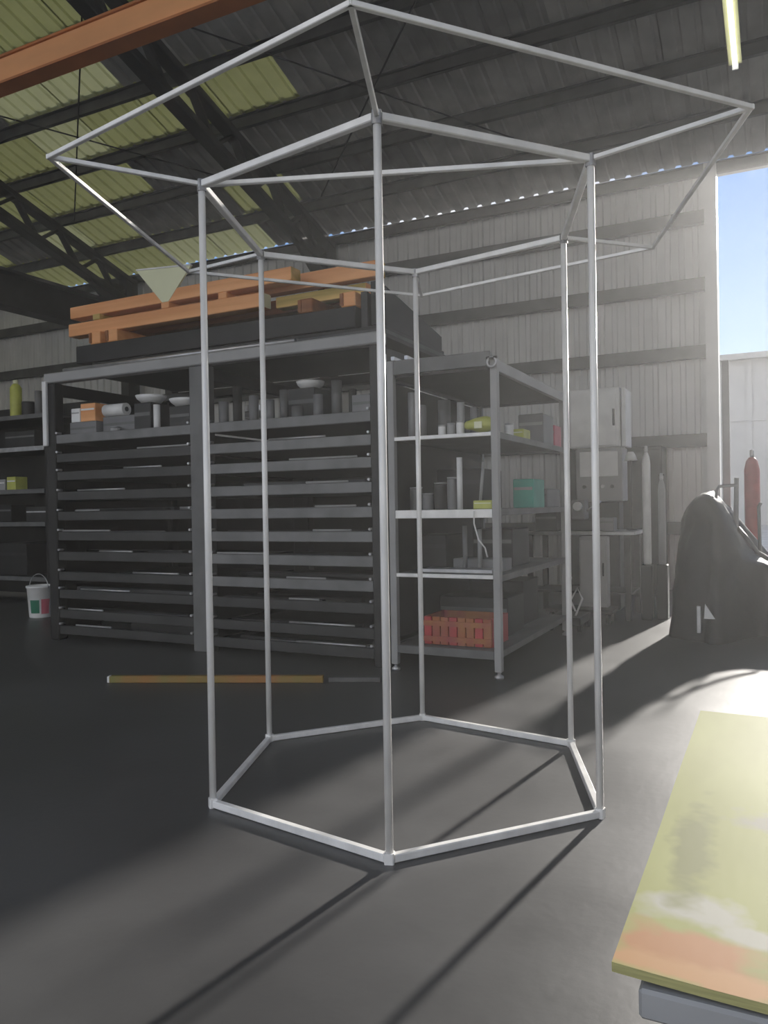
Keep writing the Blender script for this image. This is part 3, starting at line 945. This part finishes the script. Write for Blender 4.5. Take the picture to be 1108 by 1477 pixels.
# ------------------------------------------------------------------ work area by the back wall
be = thing('workbench', 'workbench with bright top behind the shelving unit', 'bench', (-1.9, 9.0, 0))
MB().rbox(-2.55, -1.34, 8.72, 9.5, .93, .97, .006).part('top', 'bar_lt', be)
for x in (-2.5, -1.42):
    for y in (8.76, 9.42):
        MB().rbox(x - .03, x + .03, y - .03, y + .03, 0, .9295, .004).part('leg', 'rack', be)
MB().b(-2.5, -1.4, 8.8, 9.4, .28, .30).part('lower_shelf', 'rack', be)
cab = thing('steel_cabinet', 'light grey cabinet on a wheeled base under the workbench', 'cabinet', (-1.75, 8.95, 0))
MB().rbox(-1.90, -1.60, 8.55, 8.70, .16, .92, .008).part('body', 'grey', cab)
MB().rbox(-1.885, -1.615, 8.535, 8.549, .2, .89, .004).part('door', 'grey', cab)
MB().tube([(-1.64, 8.525, .5), (-1.64, 8.525, .64)], .008, 6).part('handle', 'rack', cab)
MB().rbox(-2.22, -1.52, 8.35, 8.72, .115, .155, .006).part('base_frame', 'rack_blk', cab)
for x in (-2.17, -1.57):
    for y in (8.40, 8.67):
        MB().tube([(x - .018, y, .057), (x + .018, y, .057)], .056, 14).part('wheel', 'rubber', cab)
# control cabinet above the bench: white box
ct = thing('control_cabinet', 'pale control cabinet standing behind the bench', 'cabinet', (-1.85, 9.7, 0))
MB().rbox(-2.22, -1.62, 9.55, 9.95, 1.95, 2.66, .012).part('body', 'white', ct)
MB().rbox(-2.20, -1.66, 9.535, 9.549, 1.97, 2.64, .006).part('door', 'white', ct)
MB().rbox(-1.70, -1.675, 9.52, 9.534, 2.2, 2.4, .003).part('handle', 'black', ct)
MB().rbox(-1.60, -1.55, 9.55, 9.95, 1.95, 2.64, .006).part('side_duct', 'white', ct)
MB().rbox(-2.15, -1.60, 9.57, 9.93, 1.30, 1.949, .01).part('lower_body', 'grey', ct)
MB().rbox(-2.10, -1.65, 9.556, 9.569, 1.60, 1.90, .004).part('panel', 'white', ct)
for k in range(4):
    MB().tube([(-2.05 + .11 * k, 9.545, 1.48), (-2.05 + .11 * k, 9.57, 1.48)], .022, 10).part('button', ('black', 'red', 'white', 'black')[k], ct)
MB().rbox(-2.1, -1.65, 9.6, 9.9, 0, 1.299, .01).part('pedestal', 'rack', ct)
ml = thing('machine_lamp', 'small round white work lamp beside the pale control cabinet', 'lamp', (-1.47, 9.3, .97))
MB().tube([(-1.46, 9.3, .9705), (-1.46, 9.3, 1.5), (-1.45, 9.25, 1.78)], .012, 8).part('arm', 'rack', ml)
MB().lathe((-1.45, 9.23, 1.76), [(.03, .1), (.05, .07), (.075, 0), (.06, 0)], 14).part('shade', 'white', ml)
MB().lathe((-1.46, 9.3, .9702), [(.06, 0), (.06, .015), (.03, .02)], 14).part('base', 'rack', ml)
# bench things
bv = thing('bench_vice', 'small dark machine with levers on the workbench', 'machine', (-1.95, 8.95, .97))
MB().rbox(-2.1, -1.8, 8.85, 9.1, .9705, 1.10, .01).part('base', 'rack', bv)
MB().rbox(-2.05, -1.9, 8.87, 9.08, 1.1005, 1.32, .01).part('head', 'midgrey', bv)
MB().tube([(-1.89, 8.95, 1.2), (-1.72, 8.85, 1.3)], .012, 8).part('lever', 'bar_lt', bv)
MB().tube([(-1.97, 8.86, 1.25), (-1.97, 8.80, 1.25)], .05, 12).part('dial', 'white', bv)
carton(-1.74, -1.58, 8.85, 9.05, .9705, 1.12, 'midgrey', 'grey tool box on the workbench right of the machine', 'rack_lt', name='tool_box')
carton(-2.45, -2.2, 8.8, 9.1, .9705, 1.2, 'rack', 'dark tool box at the left of the workbench', 'rack_lt', name='tool_box')

# tall white tubes leaning right of the bench
for k, (x, z0, z1, r, m) in enumerate(((-1.245, 0, 1.86, .045, 'white'), (-1.10, 0, 1.56, .04, 'grey'))):
    t_ = thing('tall_cylinder', ['tall white gas cylinder right of the workbench', 'shorter grey gas cylinder right of the white one'][k], 'gas cylinder', (x, 8.95 + .1 * k, 0))
    y = 8.95 + .1 * k
    MB().lathe((x, y, .60), [(r * .9, 0), (r, .02), (r, z1 - .75), (r * .8, z1 - .68), (r * .4, z1 - .63)], 18).part('body', m, t_)
    MB().lathe((x, y, z1 - .03), [(.016, 0), (.02, .01), (.02, .06), (.01, .07)], 10).part('valve', 'bar_lt', t_)
    MB().tube([(x - .03, y, z1 + .02), (x + .03, y, z1 + .02)], .008, 8).part('valve_wheel', 'rack', t_)
    MB().rbox(x - .06, x + .06, y - .08, y + .08, 0, .599, .01).part('stand', 'rack_blk', t_)
# small trolley with caged parts between shelving unit and bench
tr = thing('floor_jack', 'low dark trolley jack with bright handle beside the shelving unit', 'trolley', (-1.9, 8.1, 0))
MB().rbox(-2.05, -1.72, 7.75, 8.25, .07, .15, .01).part('chassis', 'rack', tr)
for x in (-2.03, -1.74):
    for y in (7.82, 8.18):
        MB().tube([(x - .02, y, .046), (x + .02, y, .046)], .045, 12).part('wheel', 'rubber', tr)
MB().tube([(-1.88, 7.85, .15), (-1.90, 7.9, .35), (-1.82, 7.8, .55)], .015, 8).part('handle', 'bar_lt', tr)
MB().tube([(-1.80, 7.9, .15), (-1.74, 7.95, .32), (-1.80, 8.0, .42), (-1.86, 7.95, .3), (-1.80, 7.9, .2)], .010, 8).part('hose', 'white', tr)
# back wall pieces: extra cabinet dark by wall
dk = thing('tool_cupboard', 'dark tall cupboard against the back wall behind the gas cylinders', 'cupboard', (-1.75, 11.4, 0))
MB().rbox(-2.7, -1.35, 11.2, 11.75, .08, 2.05, .01).part('body', 'rack', dk)
for x0, x1 in ((-2.68, -2.04), (-2.01, -1.37)):
    d_ = MB().rbox(x0, x1, 11.18, 11.199, .12, 2.0, .006).part('door', 'rack', dk)
    MB().tube([((x1 - .06 if x0 < -2.1 else x0 + .06), 11.165, 1.0), ((x1 - .06 if x0 < -2.1 else x0 + .06), 11.165, 1.15)], .01, 6).part('handle', 'bar_lt', d_)
MB().b(-2.65, -1.4, 11.25, 11.7, 0, .079).part('plinth', 'rack_blk', dk)

# ------------------------------------------------------------------ dark covered machine at the right
cm = thing('covered_machine', 'dark tarpaulin-covered machine in front of the bright opening', 'machine', (0, 7.95, 0))
mb = MB()
NT, NR = 72, 26
cx, cy = .02, 8.05
vs = []
for j in range(NR + 1):
    t = j / NR
    for i in range(NT):
        an = 2 * PI * i / NT
        fold = .05 * math.sin(9 * an + 1.3) + .03 * math.sin(17 * an + .4)
        prof = 1.0 - .16 * t if t < .68 else (1.0 - .16 * .68) * math.sqrt(max(0.0, 1 - ((t - .68) / .32) ** 2.2))
        rx = .92 * (prof + fold * (1 - t) * .9)
        ry = .62 * (prof + fold * (1 - t) * .9)
        x = cx + rx * math.cos(an)
        y = cy + ry * math.sin(an)
        sm = 1 / (1 + math.exp((x + .30) / .07))
        y += .75 * (1 - sm)
        top = .64 + .58 * sm + .14 * math.exp(-((x + .55) / .16) ** 2)
        z = top * min(1, t / .82) ** .9 if t < .82 else top * (1 + .03 * math.sin((t - .82) * 9))
        nz = mnoise.noise(Vector((x * 3, y * 3, z * 3))) + .6 * mnoise.noise(Vector((x * 8, y * 8, z * 6)))
        vs.append((x + .05 * nz * min(1, 3 * t), y + .05 * nz * min(1, 3 * t), max(0.0, z + .05 * nz * t)))
fs = [(j * NT + i, j * NT + (i + 1) % NT, (j + 1) * NT + (i + 1) % NT, (j + 1) * NT + i) for j in range(NR) for i in range(NT)]
fs += [tuple(NR * NT + i for i in range(NT))]
mb.add(vs, fs, True)
mb.part('tarpaulin', 'tarp', cm)
MB().tube([(-.50, 8.0, 1.0), (-.48, 8.0, 1.38), (-.46, 7.99, 1.42), (-.30, 7.98, 1.43)], .015, 8).part('lever', 'grey', cm)
MB().tube([(-.33, 8.15, .8), (-.31, 8.15, 1.50)], .022, 10).part('exhaust_stub', 'grey', cm)
MB().tube([(-.12, 8.5, .55), (-.13, 8.5, 1.22), (-.11, 8.5, 1.26)], .016, 8).part('lever', 'midgrey', cm)
MB().tube([(-.30, 8.12, 1.02), (-.22, 8.02, .92), (-.14, 8.05, .80), (-.06, 8.15, .74), (.04, 8.25, .70), (.14, 8.3, .66)], .022, 8).part('hose', 'rack_lt', cm)
MB().rbox(-.62, -.585, 7.40, 7.43, .12, .36, .004).part('tag_plate', 'bar_lt', cm)
MB().prism([(-.56, .25), (-.47, .25), (-.55, .38)], 'y', 7.40, 7.42).part('tag_plate', 'white', cm)
rg = thing('gas_cylinder', 'red gas cylinder standing behind the covered machine', 'gas cylinder', (-.21, 9.6, 0))
MB().lathe((-.21, 9.6, 0), [(.075, 0), (.08, .02), (.08, 1.62), (.06, 1.72), (.03, 1.76)], 18).part('body', 'red', rg)
MB().lathe((-.21, 9.6, 1.755), [(.018, 0), (.022, .02), (.022, .08), (.012, .09)], 10).part('valve', 'bar_lt', rg)
MB().rbox(-.52, -.44, 9.8, 9.88, 0, 2.9, .006).solo('steel_pole', 'grey', 'tall pale square pole standing by the bright opening', 'pole')

# ------------------------------------------------------------------ left edge shelving and floor things
ls = thing('storage_shelving', 'dark shelving in the shade at the left edge', 'shelf', (-9.9, 7.9, 0))
for x in (-11.2, -8.75):
    for y in (7.42, 8.3):
        MB().rbox(x - .03, x + .03, y - .03, y + .03, 0, 2.9, .004).part('post', 'rack_blk', ls)
for z in (.4, 1.15, 1.60, 2.18, 2.62):
    s_ = MB().b(-11.16, -8.79, 7.42, 8.32, z - .03, z).part('shelf', 'rack', ls)
    MB().rbox(-11.16, -8.79, 7.385, 7.419, z - .055, z + .005, .003).part('shelf_edge', 'bar_lt' if z in (2.18,) else 'rack_lt', s_)
MB().b(-11.16, -8.79, 8.33, 8.345, .05, 2.9).part('shade_backing', 'rack_blk', ls)  # added dark panel, its black stands in for shade in the shelves
yt = thing('yellow_canister', 'tall yellow canister on the highest shelf at the left edge', 'canister', (-9.58, 7.6, 2.6255))
MB().lathe((-9.58, 7.6, 2.6255), [(.075, 0), (.08, .02), (.08, .42), (.05, .47), (.03, .48)], 16).part('body', 'yellow', yt)
MB().lathe((-9.58, 7.6, 3.1055), [(.035, 0), (.035, .05), (.03, .055)], 12).part('cap', 'cream', yt)
can(-9.35, 7.62, 2.6255, .09, .2, 'rack', 'dark tin beside the yellow canister on the highest left shelf', name='paint_tin', lid='rack_lt')
pipe_off(-9.15, 7.62, 2.6255, .05, .35, 'midgrey', 'grey pipe piece at the right end of the highest left shelf')
carton(-9.68, -9.50, 7.5, 7.7, 1.6055, 1.79, 'yellow', 'bright yellow box on the left edge shelving', 'white')
carton(-9.95, -9.72, 7.5, 7.75, 1.6055, 1.76, 'grey', 'grey box left of the bright yellow box', 'white')
carton(-9.3, -8.9, 7.5, 7.9, 1.1555, 1.36, 'rack', 'dark box on the lower left edge shelf', 'bar_lt', name='storage_box')
carton(-10.1, -9.6, 7.5, 7.9, 1.1555, 1.40, 'rack_blk', 'black box on the lower left edge shelf', 'rack_lt', name='storage_box')
carton(-9.7, -9.1, 7.5, 8.0, 2.1855, 2.42, 'rack', 'dark box below the yellow canister shelf', 'rack_lt', name='storage_box')
carton(-9.9, -9.3, 7.5, 8.0, 0.4055, .85, 'rack_blk', 'black box on the lowest left edge shelf', 'rack', name='storage_box')

bk = thing('bucket', 'white plastic bucket with coloured print and wire handle by the rack', 'bucket', (-8.08, 6.70, 0))
bx, by = -8.08, 6.70
MB().lathe((bx, by, 0), [(.125, 0), (.13, .01), (.155, .36), (.165, .365), (.165, .385), (.158, .39), (.152, .385), (.128, .02)], 24).part('body', 'white', bk)
hp = [(bx + .165 * math.cos(a), by - .02, .36 + .17 * math.sin(a)) for a in [PI * k / 12 for k in range(13)]]
MB().tube(hp, .006, 6).part('handle', 'bar_lt', bk)


def patch(a0, a1, z0, z1, m, name):
    m_ = MB()
    n_ = 6
    vv = []
    for j in range(2):
        z = (z0, z1)[j]
        r = .130 + .025 * (z - .01) / .35 + .002
        for k in range(n_ + 1):
            a = a0 + (a1 - a0) * k / n_
            vv.append((bx + r * math.cos(a), by + r * math.sin(a), z))
    m_.add(vv, [(k, k + 1, n_ + 2 + k, n_ + 1 + k) for k in range(n_)], True)
    return m_.part(name, m, bk)


CA = math.atan2(-by, -bx)
patch(CA - .9, CA - .1, .06, .22, 'green', 'green_print')
patch(CA + .05, CA + .75, .05, .23, 'pink', 'red_print')

bt = thing('floor_batten', 'long weathered wooden batten lying on the floor before the rack', 'batten', (-3.7, 4.6, 0))
MB().bar((-4.47, 4.32, .026), (-2.98, 4.93, .026), .06, .05).part('batten', 'batten', bt)
MB().bar((-4.485, 4.314, .026), (-4.471, 4.3196, .026), .058, .048).part('end_paint', 'white', bt)
MB().bar((-2.95, 4.96, .02), (-2.60, 5.10, .02), .05, .038).solo('wood_offcut', 'rack_lt', 'short grey offcut lying beyond the right end of the batten', 'offcut')

# ------------------------------------------------------------------ hanging strip light
lt = thing('strip_light', 'hanging strip light under the roof at the upper right', 'lamp', (-.24, 6.3, 4.8))
MB().prism([(-.29, 4.90), (-.19, 4.90), (-.215, 4.97), (-.265, 4.97)], 'y', 5.9, 7.15).part('housing', 'lamp_body', lt)
MB().tube([(-.24, 5.93, 4.875), (-.24, 7.12, 4.875)], .019, 10).part('tube', 'lamp_tube', lt)
for y in (6.1, 6.95):
    MB().tube([(-.24, y, 4.97), (-.24, y, roof_z(y) - .02)], .005, 6).part('hanger', 'rafter', lt)
for y in (5.905, 7.135):
    MB().rbox(-.265, -.215, y, y + .012, 4.85, 4.90, .002).part('lamp_holder', 'white', lt)

# ------------------------------------------------------------------ beyond the opening
fb = thing('warehouse', 'pale grey warehouse beyond the yard through the opening', 'building', (6, 45, 0))
MB().b(-30, 40, 45, 60, -.02, 8.6).part('wall', 'far', fb)
MB().b(-30.4, 40.4, 44.6, 60.4, 8.6, 8.9).part('roof_edge', 'grey', fb)
for k in range(15):
    x = -30 + 4.8 * k
    MB().b(x, x + .25, 44.9, 44.999, -.02, 8.5).part('downpipe', 'far', fb)
MB().b(-30, 40, 44.95, 44.999, 5.4, 5.55).part('wall_trim', 'far', fb)

# ------------------------------------------------------------------ added haze imitating veiling glare
hz = MB().b(XL - .6, XR + .6, -1.2, YB + .25, -.05, 9.2)
hm = bpy.data.materials.new('glare_haze')
hm.use_nodes = True
hn, hl = hm.node_tree.nodes, hm.node_tree.links
hn.clear()
ho = hn.new('ShaderNodeOutputMaterial')
hs = hn.new('ShaderNodeVolumeScatter')
hs.inputs['Color'].default_value = (1, 1, 1, 1)
htc = hn.new('ShaderNodeTexCoord')
hsx = hn.new('ShaderNodeSeparateXYZ')
hmr = hn.new('ShaderNodeMapRange')
hmr.interpolation_type = 'SMOOTHSTEP'
for k_, v_ in (('From Min', -3.8), ('From Max', .1), ('To Min', .0008), ('To Max', .016)):  # denser to the right so the added haze fades like glare
    hmr.inputs[k_].default_value = v_
hl.new(htc.outputs['Object'], hsx.inputs[0])
hl.new(hsx.outputs['X'], hmr.inputs['Value'])
hmz = hn.new('ShaderNodeMapRange')
for k_, v_ in (('From Min', .3), ('From Max', 5.0), ('To Min', .28), ('To Max', 1.4)):
    hmz.inputs[k_].default_value = v_
hl.new(hsx.outputs['Z'], hmz.inputs['Value'])
hmul = hn.new('ShaderNodeMath')
hmul.operation = 'MULTIPLY'
hl.new(hmr.outputs[0], hmul.inputs[0])
hl.new(hmz.outputs[0], hmul.inputs[1])
hl.new(hmul.outputs[0], hs.inputs['Density'])
hs.inputs['Anisotropy'].default_value = 0.4
hl.new(hs.outputs[0], ho.inputs['Volume'])
M['haze'] = hm
hzo = hz.part('haze', 'haze')
tag(hzo, 'added thin haze volume standing in for veiling glare', 'haze', kind='stuff')
